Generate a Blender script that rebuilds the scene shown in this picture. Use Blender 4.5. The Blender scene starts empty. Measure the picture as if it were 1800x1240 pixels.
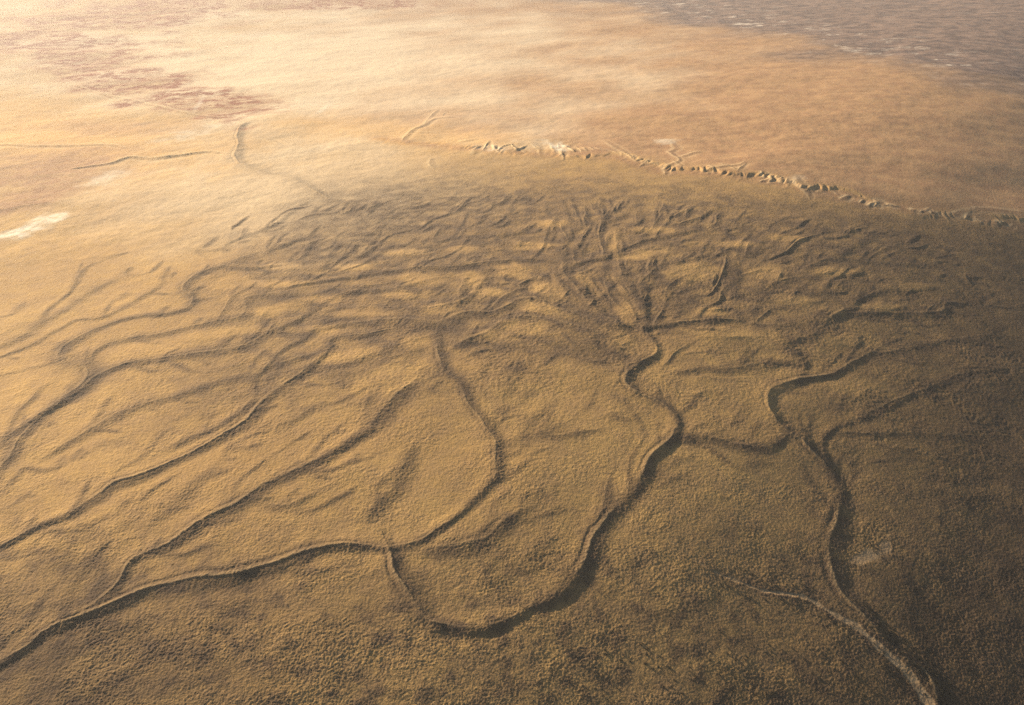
import bpy, math, random
import numpy as np

# ------------------------------------------------------------------ camera, sky, sun, exposure
S = bpy.context.scene
COL = S.collection
R = math.radians
CAM_H, PITCH, FOC = 500.0, 32.0, 1413.0          # flying height (m), look-down angle, focal length in units of the 1800 px frame
cam_d = bpy.data.cameras.new("camera"); cam = bpy.data.objects.new("camera", cam_d); COL.objects.link(cam)
cam.location = (0, 0, CAM_H); cam.rotation_euler = (R(90 - PITCH), 0, 0)
cam_d.sensor_width = 36.0; cam_d.lens = 36.0 * FOC / 1800.0
cam_d.clip_start = 1.0; cam_d.clip_end = 200000.0
S.camera = cam

SUN_EL, SUN_AZ = 17.5, -50.0                      # azimuth measured from the view direction (+y), negative to the left
world = bpy.data.worlds.new("World"); S.world = world; world.use_nodes = True
wn = world.node_tree; bg = wn.nodes["Background"]
sky = wn.nodes.new("ShaderNodeTexSky"); sky.sky_type = 'NISHITA'; sky.sun_disc = False
sky.sun_elevation = R(SUN_EL); sky.sun_rotation = R(SUN_AZ); sky.altitude = 1200; sky.dust_density = 1.0
wn.links.new(sky.outputs[0], bg.inputs[0]); bg.inputs[1].default_value = 0.05

sd = bpy.data.lights.new("sun", 'SUN'); sun = bpy.data.objects.new("sun", sd); COL.objects.link(sun)
sd.energy = 5.0; sd.angle = R(0.5); sd.color = (1.0, 0.85, 0.64)
sun.rotation_euler = (R(90 - SUN_EL), 0, R(-SUN_AZ) + math.pi)
sun.location = (-800, 800, 900)
S.view_settings.view_transform = 'Standard'; S.view_settings.look = 'None'
S.view_settings.exposure = 1.35; S.view_settings.gamma = 1.0; S.view_settings.use_curve_mapping = False
HAZE_DENSITY, HAZE_ANISO = 0.000045, 0.45

# ------------------------------------------------------------------ noise
_rng = np.random.RandomState(7)
PERM = _rng.permutation(256).astype(np.int32); PERM = np.concatenate([PERM, PERM])
_a = _rng.rand(256) * 2 * np.pi
GX = np.cos(_a).astype(np.float32); GY = np.sin(_a).astype(np.float32)
def noise(x, y, seed=0):
    x = x + seed * 17.31; y = y - seed * 9.77
    xi = np.floor(x); yi = np.floor(y)
    fx = (x - xi).astype(np.float32); fy = (y - yi).astype(np.float32)
    xi = xi.astype(np.int64) & 255; yi = yi.astype(np.int64) & 255
    u = fx * fx * fx * (fx * (fx * 6 - 15) + 10); v = fy * fy * fy * (fy * (fy * 6 - 15) + 10)
    def g(ix, iy, dx, dy):
        h = PERM[(PERM[ix & 255] + iy) & 511]
        return GX[h] * dx + GY[h] * dy
    a = g(xi, yi, fx, fy); b = g(xi + 1, yi, fx - 1, fy)
    c = g(xi, yi + 1, fx, fy - 1); d = g(xi + 1, yi + 1, fx - 1, fy - 1)
    return ((a + u * (b - a)) + v * ((c + u * (d - c)) - (a + u * (b - a)))) * 1.5
def fbm(x, y, seed=0, octs=3):
    r = 0; a = 1.0
    for k in range(octs):
        r = r + a * noise(x * 2 ** k, y * 2 ** k, seed + 3 * k); a *= 0.5
    return r
def sstep(a, b, x):
    t = np.clip((x - a) / (b - a), 0, 1); return t * t * (3 - 2 * t)

# ------------------------------------------------------------------ broad slope, shaped for the fall of light
# an added dome, shaped to darken the lower right and brighten the far left
_u = np.arange(-6000.0, 6001.0, 10.0)
_g = np.interp(_u, [-6000, -3400, -2200, -1500, -1000, -700, -560, -400, -200, 0, 300, 1000, 6000], [0, 0, .05, .07, .07, .05, 0, -.115, -.225, -.248, -.23, 0, 0])
_k = np.hanning(25); _g = np.convolve(np.pad(_g, 12, 'edge'), _k / _k.sum(), 'valid')
_h = np.cumsum(_g) * 10.0; _h -= np.interp(-560, _u, _h)
def broad(x, y):
    u = 0.766 * x - 0.643 * y
    return np.interp(u, _u, _h)
CP, SP = math.cos(R(PITCH)), math.sin(R(PITCH))
def project(x, y, z):
    """position on the ground -> map coordinates of the survey (same units as the traces below)"""
    zz = z - CAM_H
    dep = y * CP - zz * SP
    up = y * SP + zz * CP
    dep = np.maximum(dep, 1.0)
    return 900 + FOC * x / dep, 620 - FOC * up / dep
def ground_point(px, py):
    px = np.asarray(px, float); py = np.asarray(py, float)
    dx = (px - 900); up = (620 - py)
    dy = FOC * CP + up * SP; dz = -FOC * SP + up * CP
    z = np.zeros_like(px)
    for _ in range(8):
        t = (z - CAM_H) / dz
        x, y = dx * t, dy * t
        z = broad(x, y)
    return x, y, z

# ------------------------------------------------------------------ traced channels: (name or None, half width m, strength, plant cover, points)
# every trace runs downstream so that its shaded flank lies on the left hand
TR = [
 ("dry_riverbed", 7, .75, .8, [(530,462),(480,468),(433,472),(393,468),(353,480),(328,497),(322,510),(335,519),(340,527),(327,542),(290,553),(253,555),(213,563),(173,577),(133,597),(110,613),(102,630),(113,638),(143,642),(155,653),(147,673),(110,703),(60,737),(20,763),(-20,795)]),
 ("dry_riverbed", 6, .6, .7, [(720,492),(670,500),(620,505),(587,507),(547,517),(500,517),(447,520),(428,528),(433,540),(423,557),(383,565),(333,575),(283,587),(233,593),(187,605),(163,622),(155,638)]),
 ("dry_riverbed", 7, .75, .9, [(690,512),(640,510),(600,517),(563,533),(527,560),(480,580),(447,600),(413,613),(350,622),(293,630),(240,635),(200,647),(167,663),(133,693),(83,725),(40,765),(17,800),(-20,850)]),
 (None, 7, .6, .8, [(575,612),(530,628),(490,640),(450,653),(407,667),(367,677),(320,693),(273,705),(233,717),(187,740),(133,770),(83,800),(50,815)]),
 ("dry_riverbed", 7, 1., .9, [(720,572),(680,580),(640,588),(600,591),(580,598),(573,617),(533,653),(500,677),(467,700),(433,737),(400,760),(367,780),(333,797),(300,812),(265,828),(233,841),(200,850),(173,870),(133,897),(80,920),(43,940),(0,960),(-40,978)]),
 (None, 5, .7, .8, [(650,552),(620,556),(590,560),(567,567),(533,593),(500,613),(473,637),(460,653),(443,670),(447,690),(430,717),(393,743),(350,763),(317,777),(277,800)]),
 (None, 5, .5, .6, [(300,490),(283,500),(250,520),(213,543),(173,560),(133,563),(100,580),(50,607),(0,627),(-30,640)]),
 (None, 4, .5, .4, [(100,637),(50,647),(0,660),(-30,668)]),
 (None, 6, .35, .8, [(230,480),(187,497),(150,517),(110,547),(67,570),(27,597),(-20,615)]),
 ("dry_riverbed", 7, .9, 1., [(745,655),(712,682),(685,706),(665,728),(650,748),(610,778),(560,808),(520,827),(467,850),(417,884),(367,907),(327,934),(287,960),(233,984),(217,1007),(205,1030),(180,1052),(150,1070)]),
 (None, 5, .4, .8, [(395,800),(367,827),(327,860),(283,904),(233,934)]),
 (None, 6, .3, .7, [(233,984),(190,1015),(150,1045),(110,1065),(60,1095)]),
 ("dry_riverbed", 9, 1.05, 1., [(683,964),(645,958),(600,957),(560,962),(533,970),(483,988),(433,1004),(390,1012),(350,1016),(300,1027),(250,1039),(200,1060),(150,1080),(117,1094),(73,1112),(50,1134),(0,1167),(-50,1195)]),
 ("dry_riverbed", 8, .85, .9, [(763,567),(767,587),(770,623),(780,653),(807,677),(823,707),(847,737),(867,770),(872,793),(872,820),(868,840),(847,864),(810,900),(777,924),(747,944),(723,954),(683,962)]),
 (None, 6.5, 2.1, 1., [(676,950),(680,962),(687,974),(697,1007),(717,1040),(738,1070),(750,1088),(764,1098)]),
 ("dry_riverbed", 7.5, 1.2, 1., [(1300,563),(1260,562),(1215,565),(1170,571),(1135,577),(1140,590),(1153,606),(1153,620),(1133,633),(1110,647),(1100,660),(1103,677),(1127,693),(1153,703),(1177,720),(1190,740),(1184,763),(1160,787),(1142,807),(1129,834),(1113,862),(1077,897),(1049,937),(1033,970),(1020,1000),(997,1030),(967,1054),(933,1067),(893,1090),(860,1102),(823,1107),(787,1102),(756,1092),(738,1080)]),
 (None, 5, .8, .6, [(1310,450),(1300,460),(1290,473),(1295,490),(1280,500),(1268,513),(1263,530),(1237,543),(1223,563)]),
 (None, 6, .6, .7, [(1420,485),(1380,493),(1333,507),(1300,517),(1270,523)]),
 (None, 8, .7, .9, [(1555,500),(1547,510),(1507,527),(1493,540),(1463,557),(1447,573),(1420,592),(1387,600),(1383,612),(1400,625),(1413,640),(1410,655)]),
 ("dry_riverbed", 10, 1.1, 1., [(1530,618),(1510,630),(1483,647),(1453,660),(1407,667),(1367,677),(1350,693),(1352,717),(1367,740),(1387,760),(1413,777),(1433,797),(1450,813),(1463,835),(1473,860),(1477,887),(1470,920),(1458,947),(1457,974),(1463,1004),(1477,1040),(1500,1064),(1533,1097),(1560,1130),(1593,1160),(1623,1177),(1643,1204),(1647,1240),(1640,1290)]),
 (None, 8, .6, .9, [(1760,588),(1720,592),(1667,597),(1617,607),(1567,617),(1528,620),(1505,634)]),
 (None, 8, .7, .9, [(1790,648),(1700,655),(1663,670),(1627,683),(1573,703),(1533,723),(1500,740),(1467,750),(1447,770),(1447,790),(1458,815)]),
 (None, 8, .5, .9, [(1800,768),(1700,765),(1600,762),(1533,763),(1483,760),(1453,765)]),
 (None, 8, .7, 1., [(1387,763),(1370,777),(1340,787),(1307,783),(1267,773),(1225,768),(1195,768),(1170,785)]),
 (None, 8, .65, .9, [(1413,645),(1385,637),(1353,637),(1333,640),(1300,645),(1267,650),(1227,647),(1200,653),(1165,655)]),
 (None, 7, .6, .8, [(1733,533),(1667,533),(1657,547),(1600,550),(1500,550),(1463,557)]),
 (None, 5, .5, .8, [(1500,495),(1477,507),(1453,513),(1410,520),(1380,530)]),
 (None, 6, .5, .8, [(1650,470),(1590,463),(1533,460),(1477,453),(1430,465),(1395,488)]),
 (None, 9, .5, .8, [(1450,560),(1413,567),(1360,572),(1300,565)]),
 (None, 9, .55, 1., [(1120,627),(1083,617),(1073,600),(1033,580),(983,567),(933,557),(893,560),(877,570),(853,587),(817,600),(787,617)]),
 (None, 9, .6, 1., [(1127,573),(1067,570),(1017,553),(973,543),(940,527),(907,529),(887,540),(860,550),(817,550),(777,567),(740,566),(700,563),(650,566),(600,570),(560,580)]),
 (None, 9, .5, .9, [(967,430),(990,457),(990,480),(1017,510),(1037,533),(1060,555),(1090,570),(1127,575)]),
 (None, 8, .5, .9, [(1080,400),(1085,440),(1093,483),(1113,520),(1128,540),(1132,575)]),
 (None, 8, .5, .9, [(1245,400),(1200,410),(1133,423),(1100,437),(1067,450),(1017,463),(990,480)]),
 (None, 8, .5, .9, [(1260,440),(1200,460),(1167,463),(1140,483),(1125,505),(1135,540),(1133,570)]),
 (None, 7, .55, .8, [(990,463),(933,457),(867,460),(800,470),(733,472),(667,480),(600,490),(540,500),(470,512)]),
 (None, 7, .5, .8, [(850,490),(817,527),(773,540),(733,543),(660,541),(600,541),(560,550)]),
 (None, 6, .45, .8, [(800,485),(750,493),(680,510),(600,513),(560,520),(545,530)]),
 (None, 6, .4, .8, [(760,590),(700,607),(650,623),(600,641),(560,650)]),
 (None, 4, .5, .3, [(785,672),(767,675),(757,681),(750,689)]),
 (None, 7, .5, .9, [(915,620),(910,637),(903,653),(890,672),(885,690),(870,715)]),
 (None, 5, .35, .6, [(960,668),(943,677),(920,693),(890,712),(870,730),(860,750)]),
 (None, 5, .5, .5, [(1010,735),(983,743),(950,757),(917,767),(890,780),(874,795)]),
 (None, 5, .4, .8, [(720,692),(700,710),(687,720),(662,747),(633,770),(600,787),(560,805)]),
 (None, 9, .45, 1., [(745,760),(727,777),(715,805),(700,838),(685,862),(665,882),(640,912),(632,930)]),
 (None, 9, .65, 1., [(960,880),(917,897),(877,925),(853,948),(817,958),(770,962),(720,965)]),
 (None, 6, .35, .6, [(1000,930),(960,950),(933,967),(900,1002),(860,1015),(820,1030)]),
 (None, 5, .35, .5, [(1600,985),(1590,1015),(1597,1050),(1598,1100)]),
 # upper left
 (None, 9, .85, .35, [(443,212),(423,223),(417,240),(420,255),(413,277),(433,293),(500,310),(540,330),(580,350),(640,362)]),
 (None, 6, .3, .1, [(433,240),(467,245),(500,257)]),
 (None, 8, .45, .1, [(400,272),(367,267),(317,273),(267,278),(227,277),(187,288),(113,297)]),
 (None, 9, .4, .1, [(400,210),(330,200),(290,190),(240,178),(180,165),(130,150)]),
 (None, 9, .3, .1, [(233,263),(187,255),(100,257),(0,257),(-40,258)]),
 (None, 9, .6, .2, [(130,364),(87,358),(43,363),(0,370),(-40,376)]),
 (None, 8, .4, .2, [(560,345),(520,365),(480,395),(430,415),(395,430)]),
 (None, 6, .35, .2, [(410,385),(397,430),(360,440),(310,432)]),
 (None, 6, .35, .5, [(470,440),(430,450),(393,468)]),
 # gullies on the scarp
 (None, 7, .7, 0, [(817,207),(780,208),(760,211),(747,220),(727,228),(713,240),(707,250)]),
 (None, 5, .5, 0, [(873,188),(833,192),(800,197),(780,200),(777,207)]),
 (None, 5, .6, 0, [(760,197),(768,195),(755,206),(747,219)]),
 (None, 5, .5, 0, [(787,232),(743,233),(727,230)]),
 (None, 7, .6, 0, [(845,245),(820,248),(803,251)]),
 (None, 6, .6, 0, [(852,256),(840,258),(833,268),(831,277)]),
 (None, 6, .5, 0, [(925,250),(945,262),(949,277)]),
 (None, 6, .5, 0, [(965,248),(972,260),(983,268),(991,282)]),
 (None, 6, .6, 0, [(1017,250),(1000,256),(988,267),(991,282)]),
 (None, 6, .5, 0, [(1060,247),(1070,255),(1085,264),(1107,277),(1125,290)]),
 (None, 6, .6, 0, [(1173,245),(1187,260),(1175,266),(1193,280),(1190,285),(1168,294),(1170,303),(1164,310)]),
 (None, 5, .6, 0, [(1245,266),(1220,267),(1190,278)]),
 (None, 5, .6, 0, [(1313,283),(1300,292),(1260,297),(1223,305)]),
 (None, 5, .6, 0, [(1397,307),(1400,323),(1415,337),(1424,350)]),
 (None, 5, .5, 0, [(1447,337),(1425,337)]),
 (None, 6, .4, 0, [(1820,378),(1760,370),(1717,368),(1670,376)]),
 (None, 5, .4, .1, [(759,275),(755,290),(765,300)]),
]
SCARP = [(660,245),(707,252),(760,258),(830,266),(887,270),(947,274),(991,277),(1040,276),(1085,283),(1125,293),(1165,304),(1223,306),(1290,312),(1340,320),(1387,330),(1424,342),(1477,350),(1530,363),(1600,373),(1673,384),(1740,397),(1820,412)]
WASH = [(1100,930),(1160,945),(1210,975),(1250,1003),(1290,1017),(1340,1037),(1400,1045),(1440,1062),(1470,1080),(1500,1097),(1530,1122),(1560,1150),(1600,1190),(1632,1240),(1640,1290)]

def spline(pts, step=4.0):
    P = np.array(pts, float)
    if len(P) < 3:
        n = max(2, int(np.hypot(*(P[1] - P[0])) / step)); return P[0] + (P[1] - P[0]) * np.linspace(0, 1, n)[:, None]
    Q = np.vstack([2 * P[0] - P[1], P, 2 * P[-1] - P[-2]]); out = []
    for i in range(1, len(Q) - 2):
        p0, p1, p2, p3 = Q[i - 1:i + 3]
        n = max(2, int(np.hypot(*(p2 - p1)) / step)); t = np.linspace(0, 1, n, endpoint=False)[:, None]
        out.append(0.5 * ((2 * p1) + (p2 - p0) * t + (2 * p0 - 5 * p1 + 4 * p2 - p3) * t ** 2 + (3 * p1 - p0 - 3 * p2 + p3) * t ** 3))
    return np.vstack(out + [P[-1:]])

# secondary rills: streamlines that follow the direction of the traced channels
rnd = random.Random(11)
fs_p, fs_a = [], []
for nm, w, s, v, pts in TR:
    q = spline(pts, 8); d = np.diff(q, axis=0); fs_p.append(q[:-1]); fs_a.append(np.arctan2(d[:, 1], d[:, 0]))
fs_p = np.vstack(fs_p); fs_a = np.concatenate(fs_a)
_t0 = np.stack([np.cos(fs_a), np.sin(fs_a)], 1)
_si = np.arange(len(fs_p))
_keep = fs_p[:, 1] > 400; fs_p = fs_p[_keep]; fs_a = fs_a[_keep]; _t0 = _t0[_keep]
net_p = fs_p.copy()
def flow(p, v):
    d = fs_p - p; dd = (d ** 2).sum(1); w = np.exp(-dd / (2 * 34.0 ** 2)) + 1e-7 / (1 + dd)
    t = (w[:, None] * _t0).sum(0); t = t / (np.linalg.norm(t) + 1e-9)
    return t
def rill(x, y, n, wob):
    """a rill runs down the fan until it joins a channel that is already there"""
    global net_p
    p = np.array([x, y], float); v = flow(p, None); out = [p.copy()]
    ph = rnd.uniform(0, 6.28); f = rnd.uniform(.25, .6)
    for k in range(n):
        d = net_p - p; dd = (d ** 2).sum(1); i = dd.argmin(); near = math.sqrt(dd[i]); to = d[i] / (near + 1e-6)
        t = flow(p, v); a = wob * math.sin(ph + k * f)
        t = np.array([t[0] * math.cos(a) - t[1] * math.sin(a), t[0] * math.sin(a) + t[1] * math.cos(a)])
        v = .45 * v + .75 * t + to * min(.55, 7.0 / (near + 4)); v /= np.linalg.norm(v)
        if near < 7 and k > 1: out.append(net_p[i].copy()); break
        p = p + v * 8.0; out.append(p.copy())
    if len(out) > 2:
        net_p = np.vstack([net_p, np.array(out)[1:]])
    return [tuple(q) for q in out]
def sunny_side_right(pts):
    """run the trace so that its shaded flank is on the left hand"""
    a = np.array(pts); gx, gy, _ = ground_point(a[:, 0], a[:, 1]); dx, dy = gx[-1] - gx[0], gy[-1] - gy[0]
    return pts if (-dy * .766 + dx * -.643) > 0 else pts[::-1]
RILLS = []; FLIP = set()
def clear(x, y, r):
    return ((net_p - (x, y)) ** 2).sum(1).min() > r * r
tries = 0
while len(RILLS) < 650 and tries < 26000:
    tries += 1; k = len(RILLS)
    if k < 420: x = rnd.uniform(330, 1790) if k % 3 == 0 else rnd.triangular(400, 1780, 1120); y = rnd.triangular(345, 640, 440); r = 8.5
    elif k < 580: x = rnd.uniform(-20, 1000); y = rnd.uniform(440, 1000); r = 13
    else: x = rnd.uniform(1050, 1790); y = rnd.uniform(540, 860); r = 20
    if y > 640 and 690 < x < 860 or x < 430 and y < 400 or not clear(x, y, r): continue
    if ((fs_p - (x, y)) ** 2).sum(1).min() > 55 ** 2: continue
    q = rill(x, y, rnd.randint(8, 26) if k < 420 else rnd.randint(16, 34), rnd.uniform(.15, .4))
    if len(q) < 4 or any(p_[1] > 1050 and 560 < p_[0] < 900 for p_ in q): continue
    d = 1.0 + max(0, (600 - y)) / 480
    q2 = sunny_side_right(q)
    if q2 is not q: FLIP.add(id(q2))
    RILLS.append((None, rnd.uniform(2.1, 3.9) * d if k < 420 else rnd.uniform(2.2, 4.6), rnd.uniform(.35, .9) * (1 if k < 420 else .7), rnd.uniform(.6, 1.), q2))

# feathery headwater rills along the upper rim of the fan, joining downhill
tries = 0; made = 0
while made < 190 and tries < 6000:
    tries += 1
    x = rnd.uniform(470, 1640); top = np.interp(x, [470, 560, 700, 1000, 1300, 1640], [400, 352, 343, 335, 362, 410]); y = top + rnd.random() ** 1.4 * 150
    if not clear(x, y, 7): continue
    p = np.array([x, y], float); a0 = math.atan2(rnd.uniform(.35, .8), -.85)
    if x > 960: a0 = math.atan2((575 - y) * .8 + 30, (1130 - x) * .75 - 70) + rnd.uniform(-.25, .25)
    q = [p.copy()]; ph = rnd.uniform(0, 6.28); hit = False
    for k in range(rnd.randint(9, 26)):
        d = net_p - p; dd = (d ** 2).sum(1); i = dd.argmin(); near = math.sqrt(dd[i])
        if near < 5 and k > 4: q.append(net_p[i].copy()); break
        a = a0 + .32 * math.sin(ph + k * .45); v = np.array([math.cos(a), math.sin(a)]) + (d[i] / (near + 1e-6)) * min(.5, 5.0 / (near + 4)) * (k > 2)
        p = p + v / np.linalg.norm(v) * np.array([7.0, 6.0]); q.append(p.copy())
    if len(q) < 5: continue
    net_p = np.vstack([net_p, np.array(q)[1:]]); made += 1
    q = [tuple(e) for e in q]; q2 = sunny_side_right(q)
    if q2 is not q: FLIP.add(id(q2))
    dd = 1.0 + max(0, (600 - y)) / 480
    RILLS.append((None, rnd.uniform(1.7, 3.0) * dd, rnd.uniform(.3, .72), rnd.uniform(.7, 1.), q2))

# short gullies that notch the edge of the tableland
NOTCH = []
q = spline([(707,249),(760,252),(830,258),(887,264),(947,266),(991,262),(1040,266),(1085,270),(1125,284),(1165,290),(1223,292),(1290,298),(1340,312),(1387,322),(1424,334),(1477,342),(1530,356),(1600,367),(1673,380),(1740,392),(1810,404)], 4)
for p in q:
    dens = np.interp(p[0], [700, 820, 840, 1010, 1030, 1060, 1200, 1230, 1320, 1340, 1710, 1800], [.05, .2, .6, .65, .15, .6, .5, .1, .15, .6, .6, .2])
    if rnd.random() > dens * .62: continue
    a = R(rnd.uniform(25, 75) if rnd.random() < .6 else rnd.uniform(105, 155)); l = rnd.uniform(9, 26); b = rnd.uniform(-4, 4)
    c, e = p + rnd.uniform(-5, 4), np.array([math.cos(a) * 1.3, math.sin(a) * .62]) * l
    NOTCH.append((None, rnd.uniform(2.8, 5.2), rnd.uniform(.6, 1.3), 0, sunny_side_right([tuple(c - e * .5), tuple(c + (b, -b * .3)), tuple(c + e * .5)])))

# ------------------------------------------------------------------ ground grid: close rows and columns in the surveyed area, wide ones out to the horizon
QUAL = 1.0
def row_y(py):
    a = R(PITCH) + np.arctan((py - 620) / FOC); return CAM_H / np.tan(a)
py_rows = np.concatenate([np.linspace(2700, 1340, 60, endpoint=False), np.arange(1340, -40, -0.9 / QUAL)])
ys = row_y(py_rows)
ys = np.concatenate([ys, ys[-1] * (1.035 ** np.arange(1, 75))])
tin = np.arange(-0.72, 0.7201, 0.00066 / QUAL)
tout = 0.72 + np.cumsum(0.0012 * 1.09 ** np.arange(1, 66))
ts = np.concatenate([-tout[::-1], tin, tout])
NR, NC = len(ys), len(ts)
dep0 = ys * CP + CAM_H * SP
X = (ts[None, :] * dep0[:, None]).astype(np.float64); Y = np.repeat(ys[:, None], NC, 1)
Z0 = broad(X, Y)
PX, PY = project(X, Y, Z0); PX = PX.astype(np.float32); PY = PY.astype(np.float32)
sp = np.gradient(ys)[:, None] * np.ones((1, NC)); sp = np.maximum(np.abs(sp), (np.gradient(ts)[None, :] * dep0[:, None]))   # local spacing
print("grid", NR, NC)

wx = noise(X / 7, Y / 7, 1) * .5 + noise(X / 28, Y / 28, 2) * 1.6
wy = noise(X / 7, Y / 7, 3) * .5 + noise(X / 28, Y / 28, 4) * 1.6
XW = X + wx; YW = Y + wy

def dist_field(pts, reach, warp=True, step=5.0):
    """signed distance (positive on the left hand) and run length to a trace, within reach metres"""
    q = spline(pts, step); gx, gy, _ = ground_point(q[:, 0], q[:, 1])
    run = np.concatenate([[0], np.cumsum(np.hypot(np.diff(gx), np.diff(gy)))]); L = run[-1]
    m = reach + 12
    r0 = np.searchsorted(ys, gy.min() - m); r1 = np.searchsorted(ys, gy.max() + m)
    if r1 <= r0: return None
    ca = min(((gx - m) / (np.maximum(gy - m * np.sign(gx - m), 1) * CP + CAM_H * SP)).min(), ((gx - m) / ((gy + m) * CP + CAM_H * SP)).min())
    cb = max(((gx + m) / ((gy + m) * CP + CAM_H * SP)).max(), ((gx + m) / ((gy - m) * CP + CAM_H * SP)).max())
    c0 = np.searchsorted(ts, ca); c1 = np.searchsorted(ts, cb)
    if c1 <= c0: return None
    D = np.full((r1 - r0, c1 - c0), 1e9, np.float32); SG = np.ones_like(D); T = np.zeros_like(D)
    A_, B_ = (XW, YW) if warp else (X, Y)
    for i in range(len(gx) - 1):
        x0, y0, x1, y1 = gx[i], gy[i], gx[i + 1], gy[i + 1]
        ra = np.searchsorted(ys, min(y0, y1) - m); rb = np.searchsorted(ys, max(y0, y1) + m)
        if rb <= ra: continue
        lo, hi = min(x0, x1) - m, max(x0, x1) + m
        d_a, d_b = dep0[ra], dep0[rb - 1]
        cc0 = max(np.searchsorted(ts, min(lo / d_a, lo / d_b)), c0); cc1 = min(np.searchsorted(ts, max(hi / d_a, hi / d_b)), c1)
        if cc1 <= cc0: continue
        xs = A_[ra:rb, cc0:cc1]; yy = B_[ra:rb, cc0:cc1]
        dx, dy = x1 - x0, y1 - y0; l2 = dx * dx + dy * dy + 1e-9
        t = np.clip(((xs - x0) * dx + (yy - y0) * dy) / l2, 0, 1)
        ex = xs - x0 - t * dx; ey = yy - y0 - t * dy; d = np.sqrt(ex * ex + ey * ey)
        cr = dx * ey - dy * ex
        sl = (slice(ra - r0, rb - r0), slice(cc0 - c0, cc1 - c0))
        sub = D[sl]; k = d < sub
        sub[k] = d[k]; SG[sl][k] = np.sign(cr[k]); T[sl][k] = (run[i] + t[k] * (run[i + 1] - run[i]))
    return slice(r0, r1), slice(c0, c1), D, SG, T, L

def joined(p, own):
    return any(q is not own and min((a - p[0]) ** 2 + (b - p[1]) ** 2 for a, b in q) < 225 for q in (t[4] for t in TR)) or p[1] > 1200 or p[0] < 5
RIM = np.zeros((NR, NC), np.float32)
_ge = np.interp(0.766 * X - 0.643 * Y, _u, _g)
LOWR = np.clip(1 + 2.5 * _ge, .38, 1).astype(np.float32)          # channels are cut less deep where the fan steepens
H = np.zeros((NR, NC), np.float32)
VEG = np.zeros((NR, NC), np.float32)
REGION = np.zeros((NR, NC), np.int16)                 # which named surface a point belongs to
region_names = [("ground", "wrinkled ochre desert plain and alluvial fan reaching to the far distance")]
RIDGE_LABELS = iter([
 "narrow hooked dry riverbed winding across the golden slope at the left edge",
 "dry riverbed with a small kink running into the hooked one at the left edge",
 "long straight dry riverbed just below the kinked one at left",
 "long dark edged dry riverbed falling to the left edge below the middle",
 "short dry riverbed ending above the large one in the lower left corner",
 "broad dark dry riverbed sweeping to the lower left corner",
 "curved dry riverbed bending down the middle of the fan to the junction",
 "widest dry riverbed making the big loop around the lower middle",
 "dark dry riverbed running down the right side to the bottom edge"])
CREAM = np.zeros((NR, NC), np.float32)
for nm, w, s, v, pts in TR + RILLS + NOTCH:
    my = sum(p[1] for p in pts) / len(pts); sh = sstep(480, 640, my)
    if w > 5.5 and my > 600: w = 5.5 + (w - 5.5) * .45
    if nm is None and max(p[1] for p in pts) < 320: s *= 2.4 if pts[0][0] < 650 else 1.25; w *= .9
    r = dist_field(pts, 3.6 * w)
    if r is None: continue
    rs, cs, D, SG, T, L = r
    sgn = D * SG
    rl = nm is None and 320 < my and any(pts is t[4] for t in RILLS)
    h0 = 8 if rl and id(pts) in FLIP else 60 if rl else 8 if joined(pts[0], pts) else min(45, L * .3); h0 = min(h0, L * .4) if h0 > 8 else h0; h1 = 8 if rl and id(pts) not in FLIP else min(60, L * .4) if rl else 8 if joined(pts[-1], pts) else min(30, L * .25)
    if nm and pts[0] in ((1530, 618), (763, 567)): h0 = 70
    endf = (.4 + .6 * sstep(0, 26, T) if h0 == 8 else sstep(0, h0, T)) * (.4 + .6 * sstep(0, 26, L - T) if h1 == 8 else sstep(0, h1, L - T))
    A = (0.19 + .06 * (1 - sh)) * w * s
    var = 0.9 + 0.35 * noise(T / 55, T * 0 + w * 3.1 + s, 5)
    near = np.where(D < 1e8, 1.0, 0.0)
    W0 = w
    w = w * (.72 + .5 * noise(T / 100, T * 0 + W0, 16) + .35 * sstep(0, L * .4, T) * sstep(0, L * .25, L - T))
    w = np.maximum(w, .45 * W0)
    left = np.exp(-(sgn / (1.7 * w)) ** 2)
    right = np.exp(-(sgn / (1.05 * w)) ** 2)
    prof = np.where(sgn < 0, left, right) - 0.40 * np.exp(-((sgn - 1.7 * w) / (1.0 * w)) ** 2)
    lip = np.where(sgn < 0, np.exp(-(sgn / (.30 * w)) ** 2), np.exp(-(sgn / (.16 * w)) ** 2)) - .6 * np.exp(-((sgn + .62 * w) / (.22 * w)) ** 2)
    lips = sstep(-.5, .35, noise(T / 70, T * 0 + W0, 15)) * min(1, s)
    h = (A * var * prof + (.15 - .05 * sh) * w * s * lips * lip) * endf * near
    if 320 < my < 640 and not nm: h = h * (1.25 if rl else 1.15)
    H[rs, cs] += np.where(np.abs(sgn) < 3.5 * w, h * LOWR[rs, cs] ** (.7 if nm else 1), 0)
    vg = v * endf * near * np.exp(-((sgn - .35 * w) / ((1.35 if my > 640 else 1.5 if rl else 2.1) * w)) ** 2) * min(1, s + .3)
    VEG[rs, cs] = 1 - (1 - VEG[rs, cs]) * (1 - np.clip(vg, 0, 1) * .85)
    RIM[rs, cs] = np.maximum(RIM[rs, cs], endf * near * min(1, s) * np.exp(-((sgn + .12 * w) / (.17 * w)) ** 2) * lips)
    if my < 420 and v < .15: CREAM[rs, cs] = np.maximum(CREAM[rs, cs], endf * near * min(1, s) * (np.exp(-((sgn + .55 * w) / (.5 * w)) ** 2) + .5 * np.exp(-((sgn - 2.1 * w) / (.6 * w)) ** 2)))
    if nm:
        region_names.append((nm, next(RIDGE_LABELS)))
        sub = REGION[rs, cs]; sub[(D < W0 * 1.15) & (endf > .02)] = len(region_names) - 1

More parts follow.
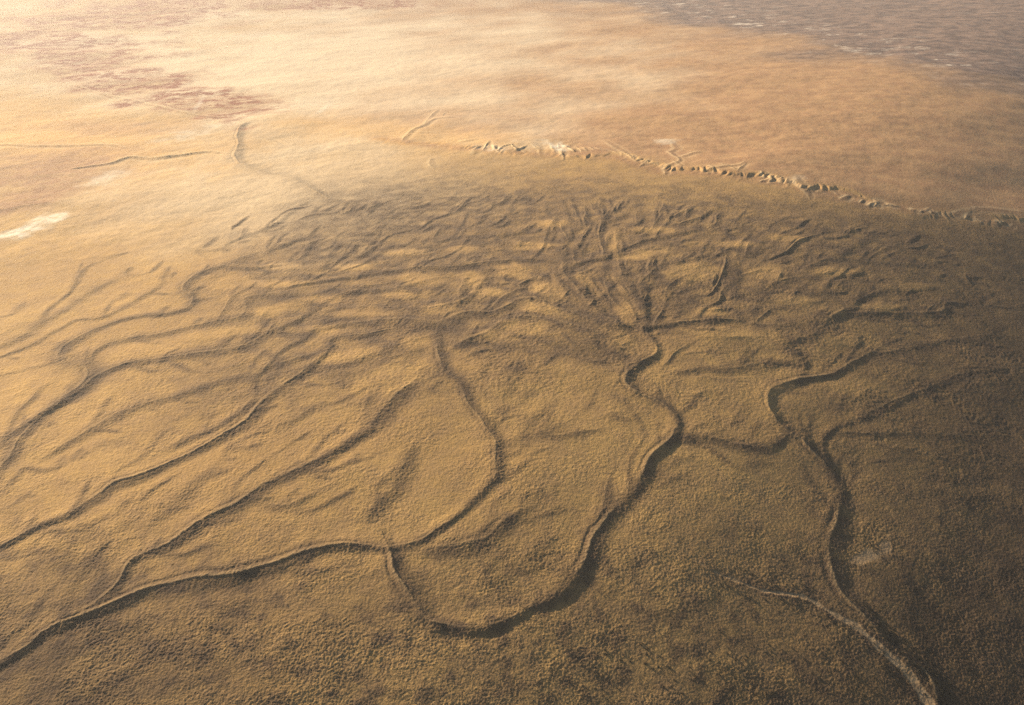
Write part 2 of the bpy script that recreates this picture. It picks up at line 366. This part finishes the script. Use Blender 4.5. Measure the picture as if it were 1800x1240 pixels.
# scarp between the lower fan and the orange tableland
r = dist_field(SCARP, 420, False, 8)
rs, cs, D, SG, T, L = r
sc_s = D * SG                                         # positive on the far, higher side
tw = T + noise(X[rs, cs] / 30, Y[rs, cs] / 30, 19) * 7
flute = (.5 - np.abs(noise(tw / 17, sc_s / 60 + 2, 6)) * 1.8) * 14 + (.5 - np.abs(noise(tw / 11, sc_s / 60, 8)) * 1.8) * 5 + noise(tw / 90, D * 0 + 4, 7) * 34 + noise(X[rs, cs] / 210, Y[rs, cs] / 210, 33) * 22
edge = sc_s - 16 - flute
on = np.where(D < 1e8, 1, 0) * sstep(-440, -200, X[rs, cs])
stepf = sstep(-9, 5, edge) * .65 + .35 * sstep(-34, 14, edge)
SCH = 3.6 * (0.5 + 1.1 * noise(X[rs, cs] / 170, Y[rs, cs] / 170, 18)) * sstep(-420, -100, X[rs, cs])
hs = (stepf - np.exp(-np.maximum(sc_s, 0) / 45) * 0 ) * SCH * on * (1 - sstep(60, 415, sc_s))
H[rs, cs] += hs
SCMASK = np.zeros((NR, NC), np.float32)
SCMASK[rs, cs] = on * np.exp(-((sc_s - 10) / 20) ** 2)
SCRED = np.zeros((NR, NC), np.float32); SCRED[rs, cs] = on * np.exp(-((edge + 2) / 11) ** 2)
region_names.append(("escarpment", "low fluted reddish escarpment between the fan and the orange tableland"))
sub = REGION[rs, cs]; sub[(np.abs(sc_s - 10) < 22) & (on > .3) & (sub == 0)] = len(region_names) - 1

# pale sandy wash at the lower right
r = dist_field(WASH, 30)
rs, cs, D, SG, T, L = r
SAND = np.zeros((NR, NC), np.float32)
ww = 1.2 + 4.4 * sstep(.35, 1, T / L) + 2 * noise(T / 12, D * 0, 9)
on = np.where(D < 1e8, 1, 0)
SAND[rs, cs] = on * (1 - sstep(.6, 1.25, D / ww)) * sstep(.0, .5, T / L) * (.75 + .5 * noise(X[rs, cs] / 6, Y[rs, cs] / 6, 3))
H[rs, cs] -= (0.35 * np.exp(-(D / ww) ** 2) * sstep(.0, .4, T / L) * on).astype(np.float32)
VEG[rs, cs] = np.maximum(VEG[rs, cs], on * .75 * np.exp(-((D - 1.9 * ww) / 4) ** 2) * sstep(.1, .5, T / L))
region_names.append(("sand_wash", "pale sandy wash joining the dark riverbed at the lower right corner"))
sub = REGION[rs, cs]; sub[(D < ww) & (T / L > .2)] = len(region_names) - 1

# ------------------------------------------------------------------ surface zones
fanmask = sstep(-70, 30, PY - np.interp(PX, [-200, 350, 560, 700, 1000, 1300, 1600, 1900], [520, 470, 345, 335, 320, 345, 400, 430]))
scarp_y = np.interp(PX, [-300, 0, 300, 440, 660, 830, 991, 1165, 1290, 1477, 1673, 1820, 2100], [60, 120, 170, 200, 245, 266, 277, 304, 312, 350, 384, 412, 440])
wob = fbm(X / 220, Y / 220, 12, 3)
tab = sstep(6, -26, PY - scarp_y + wob * 14)                                  # orange tableland beyond the scarp
tab *= sstep(330, 760, PX + wob * 60) * .9 + .1
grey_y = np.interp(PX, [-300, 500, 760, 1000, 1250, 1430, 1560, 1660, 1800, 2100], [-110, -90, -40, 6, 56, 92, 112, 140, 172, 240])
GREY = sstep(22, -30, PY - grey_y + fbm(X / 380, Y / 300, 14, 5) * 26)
def blob(cx, cy, rx, ry, ang=0, soft=.5, nz=.35, sc=60):
    out = np.zeros((NR, NC), np.float32); m = max(rx, ry) * (1 + soft + nz) * 1.25
    k = (np.abs(PX - cx) < m) & (np.abs(PY - cy) < m)
    if not k.any(): return out
    rr = np.where(k.any(1))[0]; cc = np.where(k.any(0))[0]; sl = (slice(rr[0], rr[-1] + 1), slice(cc[0], cc[-1] + 1))
    a = R(ang); dx = PX[sl] - cx; dy = PY[sl] - cy
    u = (dx * math.cos(a) + dy * math.sin(a)) / rx; v = (-dx * math.sin(a) + dy * math.cos(a)) / ry
    d = np.sqrt(u * u + v * v) + nz * fbm(X[sl] / sc, Y[sl] / sc, 20, 3)
    out[sl] = 1 - sstep(1 - soft, 1 + soft, d)
    return out
RED = np.zeros((NR, NC), np.float32)
for b in [(70, 75, 190, 24, 3), (150, 105, 100, 46, 15), (255, 152, 140, 34, 12), (250, 22, 150, 26, 0), (150, 38, 110, 16, 0), (380, 175, 110, 18, 6), (620, 6, 160, 10, 0), (330, 8, 150, 12, 0)]:
    RED = np.maximum(RED, blob(*b, soft=.45, nz=.7, sc=150))
streak = fbm(X / 75 + noise(X / 200, Y / 200, 3), Y / 60, 30, 4)
RED = RED * np.clip(.45 + .7 * sstep(-.35, .35, streak), 0, 1)
SALT = np.zeros((NR, NC), np.float32)
for b in [(66, 396, 44, 8, -22), (22, 410, 40, 6, -14), (185, 315, 32, 9, -18), (330, 238, 42, 6, -12)]:
    SALT = np.maximum(SALT, blob(*b, soft=.8, nz=.9, sc=45) * (1. if b[0] < 100 else .5))
for b in [(983, 261, 15, 8, 20, .9), (958, 252, 8, 5, 0, .5), (1170, 249, 20, 4, 0, .5), (870, 264, 30, 4, 5, .35), (350, 183, 14, 4, -55, .5), (568, 192, 16, 3, -35, .5), (1400, 318, 12, 6, 0, .3), (940, 257, 40, 10, 0, .25)]:
    SALT = np.maximum(SALT, blob(*b[:5], soft=.6, nz=.5, sc=25) * b[5])
SAND = np.maximum(SAND, np.maximum(blob(1528, 977, 26, 9, -16, soft=.7, nz=.6, sc=14), .8 * blob(1556, 964, 9, 15, 10, soft=.7, nz=.6, sc=14)) * .85)
GOLD = np.maximum(blob(60, 240, 260, 50, 5, soft=.9), blob(700, 235, 200, 20, 5, soft=.9) * .6)
BROWN = np.maximum(blob(90, 300, 130, 32, -8, soft=.7, nz=.5, sc=90), blob(60, 345, 90, 22, -18, soft=.6, nz=.4, sc=80))
BROWN = np.maximum(BROWN, blob(200, 225, 130, 12, 0, soft=.8, nz=.5, sc=90) * .6)
# plant cover blotches over the fan
fan2 = fanmask * sstep(760, 560, PY + wob * 40 - np.interp(PX, [0, 900, 1200, 1500, 1800], [140, 20, -20, -160, -300])) * sstep(300, 620, PX + wob * 40 + (PY - 420) * .6)
blot = fbm(X / 46 + wob * .8, Y / 34, 40, 4)
VEG = np.clip(np.maximum(VEG, 0) + fan2 * (.56 + .3 * sstep(-.35, .5, blot)) * (1 - VEG), 0, 1)
stain = blob(850, 415, 330, 62, 3, soft=.8, nz=.5, sc=120)
VEG = np.clip(VEG + stain * .45 * (1 - VEG), 0, 1)
right = sstep(1150, 1800, PX + wob * 50) * fanmask
VEG = np.clip(VEG + right * .82 * (1 - VEG), 0, 1)  # scrub on the right, thickened to paint in the light falling off there
low = sstep(860, 1150, PY - np.abs(PX - 700) * -.12 + wob * 60)
VEG = np.clip(VEG + low * (.34 + .5 * sstep(-.1, .6, .45 * blot + .75 * fbm(X / 15, Y / 15, 44, 4))) * (1 - VEG), 0, 1)

# bare golden rises between the plant covered bands
ISL = np.zeros((NR, NC), np.float32)
for b in [(742,492,36,9,0),(830,492,22,14,0),(903,477,32,12,8),(966,511,28,12,12),(957,545,52,10,14),(930,577,50,11,4),(1093,599,30,18,38),(1103,550,20,16,40),(1030,497,20,8,35),(1078,423,13,17,0),(966,394,30,7,0),(1127,448,42,8,-4),(1210,477,38,17,0),(1347,477,34,16,0),(1195,609,60,20,0),(1330,702,60,30,0),(732,604,22,13,0),(820,643,24,18,60),(576,580,30,9,0),(571,526,36,8,0),(640,550,46,8,0),(600,628,60,9,-10),(927,433,42,7,0),(1250,550,30,7,0),(1280,588,80,10,0),(1480,600,40,9,0),(1460,480,44,8,0),(1540,540,40,8,0),(1500,680,48,14,0),(1260,680,60,14,0),(690,660,60,22,-20),(480,500,50,7,0),(500,470,40,6,0),(400,500,40,12,-20),(480,545,50,9,-6),(380,590,70,8,-8),(260,615,60,10,-8),(700,520,30,6,0),(860,515,26,7,0),(1400,530,34,7,0),(1600,505,40,6,0),(1150,405,34,6,0),(720,445,40,5,0),(820,440,30,5,0),(930,690,70,30,0),(1000,650,60,16,0),(620,470,36,5,0),(1290,430,40,6,0),(1390,420,40,6,0),(870,590,30,10,0),(770,545,26,8,0)]:
    k_ = blob(*b, soft=.55, nz=.35, sc=30); ISL = np.maximum(ISL, k_)
corner = blob(-40, 1240, 420, 150, -18, soft=.8, nz=.5, sc=60)  # corner scrub, also painting the darkening of the lower left corner
VEG = np.clip(VEG + corner * .55 * (1 - VEG), 0, 1)
VEG = VEG * (1 - .72 * ISL)
H += (.7 * ISL * sstep(700, 560, PY)).astype(np.float32)
# ------------------------------------------------------------------ finer relief
def band(lam):                                         # fade an octave out where the grid is too coarse to carry it
    return sstep(1.7, 3.2, lam / sp).astype(np.float32)
rough = (0.46 + 0.62 * VEG) * fanmask + 0.22 * (1 - fanmask)
rough *= 1 - .75 * np.clip(SAND, 0, 1)
rough *= 0.65 + 0.7 * sstep(-.5, .6, fbm(X / 70, Y / 50, 50, 3))
smooth_low = sstep(960, 1100, PY) * sstep(1050, 850, PX - 0)
for lam, amp, sd_ in [(1.3, .22, 60), (2.2, .31, 61), (4.1, .30 , 62), (8, .20, 63), (17, .45, 64)]:
    n = noise(X / lam + wx * .25, Y / lam + wy * .25, sd_)
    if lam == 8: n = 0.5 - np.abs(n) * 1.6
    if lam in (4.1, 8): amp = amp * (1 - .55 * sstep(640, 950, PY))
    H += (n * amp * rough * (.35 + .65 * LOWR) * band(lam)).astype(np.float32)
for lam, amp, sd_ in [(12, .28, 66), (27, .55, 67)]:
    H += (noise(X / lam, Y / lam, sd_) * amp * (1 - fanmask) * LOWR ** 1.5 * band(lam)).astype(np.float32)
# rolling swells, drawn out across the flow
H += (fan2 * .5 * fbm(X / 50 + wx * .05, Y / 44, 70, 3)).astype(np.float32)
H += ((1 - fanmask) * 3.0 * fbm(X / 260, Y / 200, 71, 3) * band(200)).astype(np.float32)
H += (fanmask * 1.2 * fbm(X / 130, Y / 130, 72, 2)).astype(np.float32)
H *= sstep(60000, 5000, Y).astype(np.float32)
Z = (Z0 + H).astype(np.float32)

# ------------------------------------------------------------------ materials
def nodes_of(m):
    m.use_nodes = True; nt = m.node_tree; nt.nodes.clear(); return nt, nt.nodes.new
def ground_material():
    m = bpy.data.materials.new("desert_soil"); nt, N = nodes_of(m); L = nt.links.new
    out = N("ShaderNodeOutputMaterial"); bs = N("ShaderNodeBsdfPrincipled"); L(bs.outputs[0], out.inputs[0])
    bs.inputs["Roughness"].default_value = 1.0; bs.inputs["Specular IOR Level"].default_value = 0.08
    geo = N("ShaderNodeNewGeometry")
    def nz(scale, detail=4, vec=None, rough=.55):
        n = N("ShaderNodeTexNoise"); n.inputs["Scale"].default_value = scale; n.inputs["Detail"].default_value = detail; n.inputs["Roughness"].default_value = rough
        L((vec or geo.outputs["Position"]), n.inputs["Vector"]); return n.outputs["Fac"]
    def attr(a):
        n = N("ShaderNodeAttribute"); n.attribute_name = a; return n.outputs["Fac"]
    def remap(v, a, b, c=0., d=1.):
        n = N("ShaderNodeMapRange"); n.interpolation_type = 'SMOOTHSTEP'
        for i, k in zip((1, 2, 3, 4), (a, b, c, d)): n.inputs[i].default_value = k
        L(v, n.inputs[0]); return n.outputs[0]
    def mul(a, b):
        n = N("ShaderNodeMath"); n.operation = 'MULTIPLY'
        for i, v in enumerate((a, b)):
            if isinstance(v, float): n.inputs[i].default_value = v
            else: L(v, n.inputs[i])
        return n.outputs[0]
    def mix(f, a, b):
        n = N("ShaderNodeMix"); n.data_type = 'RGBA'
        for v, s in ((f, 0), (a, 6), (b, 7)):
            if isinstance(v, tuple): n.inputs[s].default_value = (*v, 1)
            elif isinstance(v, float): n.inputs[s].default_value = v
            else: L(v, n.inputs[s])
        return n.outputs[2]
    mp = N("ShaderNodeMapping"); mp.inputs["Scale"].default_value = (.7, 1, 1); L(geo.outputs["Position"], mp.inputs[0])
    big = nz(.006, 4); mid = nz(.05, 5); fine = nz(.55, 4); strk = nz(.03, 5, mp.outputs[0], .65)
    c = mix(remap(big, .3, .7), (.50, .305, .105), (.42, .25, .09))
    c = mix(remap(mid, .35, .7, 0., .6), c, (.37, .225, .10))
    c = mix(attr("upland"), c, mix(remap(strk, .35, .68), (.45, .265, .125), (.345, .19, .095)))
    c = mix(attr("pale"), c, (.74, .59, .39))  # pale soil colour, carrying a painted glow
    c = mix(attr("gold"), c, (.62, .36, .12))
    c = mix(mul(attr("brown"), remap(mid, .25, .65, .4, 1.)), c, (.36, .19, .09))
    veg = mul(attr("plants"), remap(mid, .2, .7, .65, 1.1))
    c = mix(veg, c, mix(remap(fine, .35, .65), (.125, .082, .047), (.08, .055, .037)))
    c = mix(attr("scrub_falloff"), c, (.052, .035, .022))  # dark scrub brown, doubling as painted light fall-off
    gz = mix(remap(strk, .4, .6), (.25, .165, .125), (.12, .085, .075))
    gz = mix(mul(attr("whitestreak"), remap(nz(.016, 6, mp.outputs[0], .72), .55, .64, 0., .9)), gz, (.66, .55, .43))  # white streaks in the soil near the grey plain's edge
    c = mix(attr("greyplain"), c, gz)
    c = mix(mul(attr("redsoil"), remap(nz(.034, 6, mp.outputs[0], .75), .41, .51, .12, 1.)), c, (.24, .06, .022))
    c = mix(mul(attr("sand"), remap(fine, .2, .6, .7, 1.)), c, (.40, .27, .145))
    c = mix(mul(attr("rim"), .30), c, (.50, .34, .16))
    c = mix(mul(attr("cream"), .55), c, (.74, .55, .30))
    c = mix(mul(attr("salt"), remap(nz(.05, 6, None, .7), .35, .6, .35, 1.)), c, (.80, .70, .52))
    c = mix(remap(fine, .3, .75, 0., .35), c, mix(.5, c, (.1, .07, .045)))
    c = mix(remap(nz(.14, 5, None, .7), .3, .7, .0, .42), c, mix(.5, c, (.16, .09, .05)))
    L(c, bs.inputs["Base Color"])
    b = N("ShaderNodeBump"); b.inputs["Strength"].default_value = 1.0; b.inputs["Distance"].default_value = 0.55
    L(mul(nz(.75, 5, None, .6), attr("grain")), b.inputs["Height"]); b2 = N("ShaderNodeBump"); b2.inputs["Strength"].default_value = 1.0; b2.inputs["Distance"].default_value = .9
    L(mul(nz(.26, 3, None, .5), attr("grain")), b2.inputs["Height"]); L(b.outputs[0], b2.inputs["Normal"]); L(b2.outputs[0], bs.inputs["Normal"])
    return m
MG = ground_material()

upland = tab * (1 - GREY * .3)
pale = np.clip(blob(560, 110, 420, 95, 0, soft=.9, nz=.6, sc=300) * .8 + blob(480, 330, 300, 90, 0, soft=.9, nz=.3, sc=150) * .55, 0, 1) * (1 - GREY)  # pale ground, whitened further to paint the upper left glow
attrs = {"upland": upland, "pale": pale, "gold": np.clip(GOLD * (1 - VEG) + SCRED * .7, 0, 1), "brown": np.clip(BROWN + SCMASK * .8, 0, 1), "plants": VEG, "greyplain": GREY, "whitestreak": GREY * (.12 + .88 * np.exp(-((PY - grey_y + 24) / 26) ** 2)), "redsoil": RED, "sand": np.clip(SAND, 0, 1), "salt": np.clip(SALT, 0, 1), "cream": np.clip(CREAM, 0, 1), "rim": np.clip(RIM + SCRED * .5, 0, 1),
         "scrub_falloff": np.clip(.62 * sstep(1380, 1830, PX + wob * 60) * fanmask + .45 * sstep(1010, 1300, PY + .22 * (PX - 1100) + wob * 50) * sstep(900, 1300, PX + wob * 90) + .5 * corner, 0, .75) * (.75 + .4 * blot) * (1 - np.clip(SAND, 0, 1)),  # thicker scrub plus painted light fall-off, right side and lower corners
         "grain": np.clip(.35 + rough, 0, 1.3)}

# ------------------------------------------------------------------ build the ground surface, one mesh per named part of the setting
P = np.empty((NR * NC, 3), np.float32); P[:, 0] = X.ravel(); P[:, 1] = Y.ravel(); P[:, 2] = Z.ravel()
ii = np.arange(NR * NC, dtype=np.int32).reshape(NR, NC)
Q = np.stack([ii[:-1, :-1], ii[:-1, 1:], ii[1:, 1:], ii[1:, :-1]], -1).reshape(-1, 4)
e1 = P[Q[:, 2]] - P[Q[:, 0]]; e2 = P[Q[:, 3]] - P[Q[:, 1]]; fn = np.cross(e1, e2); fn /= np.linalg.norm(fn, axis=1, keepdims=True)
fn = fn.reshape(NR - 1, NC - 1, 3); vn = np.zeros((NR, NC, 3), np.float32)
vn[:-1, :-1] += fn; vn[1:, :-1] += fn; vn[:-1, 1:] += fn; vn[1:, 1:] += fn
vn /= np.linalg.norm(vn, axis=2, keepdims=True); vn = vn.reshape(-1, 3)
freg = REGION[:-1, :-1].ravel()
def build(idx, name, label):
    faces = Q[freg == idx]
    if not len(faces): return
    used = np.unique(faces); remap_ = np.full(NR * NC, -1, np.int32); remap_[used] = np.arange(len(used))
    f = remap_[faces].ravel(); nf = len(faces)
    me = bpy.data.meshes.new(name)
    me.vertices.add(len(used)); me.vertices.foreach_set("co", P[used].ravel())
    me.loops.add(nf * 4); me.loops.foreach_set("vertex_index", f)
    me.polygons.add(nf); me.polygons.foreach_set("loop_start", np.arange(0, nf * 4, 4, dtype=np.int32))
    me.update(calc_edges=True)
    me.polygons.foreach_set("use_smooth", np.ones(nf, bool))
    me.normals_split_custom_set_from_vertices(vn[used])
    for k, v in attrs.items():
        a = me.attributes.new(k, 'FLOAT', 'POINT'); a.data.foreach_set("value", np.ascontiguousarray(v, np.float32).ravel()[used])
    me.materials.append(MG)
    o = bpy.data.objects.new(name, me); COL.objects.link(o); o["kind"] = "structure"; o["label"] = label
    return o
for i, (nm, lb) in enumerate(region_names): build(i, nm, lb)

# ------------------------------------------------------------------ shrubs
def surf(x, y):
    r = min(max(np.searchsorted(ys, y), 1), NR - 1); c = min(max(np.searchsorted(ts, x / (y * CP + CAM_H * SP)), 1), NC - 1)
    return float(Z[r, c]), r, c
def simple_mat(name, c1, c2, scale=2.0):
    m = bpy.data.materials.new(name); nt, N = nodes_of(m); L = nt.links.new
    out = N("ShaderNodeOutputMaterial"); bs = N("ShaderNodeBsdfPrincipled"); L(bs.outputs[0], out.inputs[0]); bs.inputs["Roughness"].default_value = .9
    bs.inputs["Specular IOR Level"].default_value = .15
    g = N("ShaderNodeNewGeometry"); n = N("ShaderNodeTexNoise"); n.inputs["Scale"].default_value = scale; L(g.outputs["Position"], n.inputs["Vector"])
    r = N("ShaderNodeValToRGB"); r.color_ramp.elements[0].position = .35; r.color_ramp.elements[1].position = .65
    r.color_ramp.elements[0].color = (*c1, 1); r.color_ramp.elements[1].color = (*c2, 1); L(n.outputs["Fac"], r.inputs[0]); L(r.outputs[0], bs.inputs["Base Color"])
    return m
MS = simple_mat("shrub_leaves", (.022, .018, .012), (.045, .037, .022), 1.5)
def shrub_geo(rn, n=34, r=1.0, h=1.1):
    V, F = [], []
    for s in range(4):                                  # stems
        a = rn.uniform(0, 6.28); tx, ty = .5 * r * math.cos(a), .5 * r * math.sin(a); b = len(V)
        V += [(.05, 0, -.3), (-.04, .05, -.3), (-.04, -.05, -.3), (tx, ty, h * .7)]; F += [(b, b + 1, b + 3), (b + 1, b + 2, b + 3), (b + 2, b, b + 3)]
    for k in range(n):                                  # leaf clumps
        a = rn.uniform(0, 6.28); q = r * math.sqrt(rn.random()) * rn.uniform(.6, 1.1); z = h * (.15 + .8 * rn.random() * (1 - .55 * (q / r) ** 2))
        c = (q * math.cos(a), q * math.sin(a), z); s = rn.uniform(.24, .42) * r
        u = [rn.uniform(-1, 1) for _ in range(3)]; v = [rn.uniform(-1, 1) for _ in range(3)]; b = len(V)
        for i, j in ((-1, -1), (1, -.7), (.8, 1), (-.7, .9)): V.append(tuple(c[d] + s * .7 * (i * u[d] + j * v[d]) for d in range(3)))
        F.append((b, b + 1, b + 2, b + 3))
    return V, F
rn = random.Random(5)
protos = []
for k in range(5):
    V, F = shrub_geo(rn, r=rn.uniform(.8, 1.1), h=rn.uniform(.8, 1.3)); me = bpy.data.meshes.new("shrub"); me.from_pydata(V, [], F); me.materials.append(MS); protos.append(me)
def cover_at(px, py):
    gx, gy, _ = ground_point([px], [py]); return float(gx[0]), float(gy[0])
def place_shrub(px, py, size, label, group):
    x, y = cover_at(px, py); z, r_, c_ = surf(x, y)
    o = bpy.data.objects.new("shrub", protos[rn.randrange(5)]); COL.objects.link(o)
    o.location = (x, y, z - .05); o.rotation_euler = (0, 0, rn.uniform(0, 6.28)); s = size * 1.3; o.scale = (s, s, s * rn.uniform(.25, .38))
    o["label"] = label; o["category"] = "shrub"; o["group"] = group
bank = spline([p for p in TR[19][4] if p[1] > 1040 and p[1] < 1290], 6); washp = spline([p for p in WASH if p[0] > 1240], 6)
for k in range(75):
    p = bank[rn.randrange(len(bank))]; place_shrub(p[0] + rn.uniform(2, 26), p[1] + rn.uniform(-12, 6), rn.uniform(.9, 1.6), "small dark shrub on the far bank of the dark riverbed in the lower right corner", "shrubs along the dark riverbed")
for k in range(85):
    p = washp[rn.randrange(len(washp))]; s_ = rn.choice((-1, 1)); place_shrub(p[0] - s_ * rn.uniform(9, 24), p[1] + s_ * rn.uniform(7, 18), rn.uniform(.8, 1.5), "small dark shrub beside the pale sandy wash", "shrubs beside the pale sandy wash")
for k in range(14):
    place_shrub(1535 + rn.gauss(0, 20), 972 + rn.gauss(0, 9), rn.uniform(.8, 1.2), "small dark shrub on the pale bare patch right of the dark riverbed", "shrubs on the pale bare patch")
for k in range(120):
    place_shrub(rn.uniform(1000, 1790), rn.uniform(1130, 1232), rn.uniform(.75, 1.35), "small dark shrub on the brown plain at the bottom right", "shrubs on the brown plain")
V, F = [], []                                           # the countless smaller ones
rn2 = random.Random(9); small = [shrub_geo(rn2, n=9, r=1, h=.9) for _ in range(6)]
cnt = 0
while cnt < 14000:
    px = rn2.uniform(-60, 1860); py = rn2.uniform(760, 1300)
    w = max(0, min(1, (px - 850) / 500 + (py - 950) / 350)) * .9 + .05
    if rn2.random() > w: continue
    x, y = cover_at(px, py); z, r_, c_ = surf(x, y)
    if SAND[r_, c_] > .3 or (rn2.random() > .35 + VEG[r_, c_]): continue
    v, f = small[rn2.randrange(6)]; s = rn2.uniform(.4, 1.0); a = rn2.uniform(0, 6.28); ca, sa = math.cos(a) * s, math.sin(a) * s; b = len(V)
    V += [(x + ca * p[0] - sa * p[1], y + sa * p[0] + ca * p[1], z - .04 + p[2] * s * .35) for p in v]; F += [tuple(b + i for i in q) for q in f]; cnt += 1
me = bpy.data.meshes.new("desert_scrub"); me.from_pydata(V, [], F); me.materials.append(MS)
o = bpy.data.objects.new("desert_scrub", me); COL.objects.link(o); o["kind"] = "stuff"; o["label"] = "fine dark scrub speckled over the brown plain"; o["category"] = "scrub"

# ------------------------------------------------------------------ haze
def haze():
    x0, x1, y0, y1, z0, z1 = -62000., 62000., -3000., 62000., float(Z.min()) - 1.0, 560.0
    V = [(x, y, z) for z in (z0, z1) for x, y in ((x0, y0), (x1, y0), (x1, y1), (x0, y1))]
    F = [(3, 2, 1, 0), (4, 5, 6, 7), (0, 1, 5, 4), (1, 2, 6, 5), (2, 3, 7, 6), (3, 0, 4, 7)]
    me = bpy.data.meshes.new("haze"); me.from_pydata(V, [], F); o = bpy.data.objects.new("haze", me); COL.objects.link(o)
    o["kind"] = "stuff"; o["label"] = "pale golden dust haze over the whole plain"; o["category"] = "haze"
    m = bpy.data.materials.new("haze"); nt, N = nodes_of(m); out = N("ShaderNodeOutputMaterial"); v = N("ShaderNodeVolumePrincipled")
    v.inputs["Color"].default_value = (.98, .95, .92, 1); v.inputs["Density"].default_value = HAZE_DENSITY; v.inputs["Anisotropy"].default_value = HAZE_ANISO
    nt.links.new(v.outputs[0], out.inputs["Volume"]); me.materials.append(m)
haze()
S.cycles.volume_bounces = 0; S.cycles.use_denoising = False
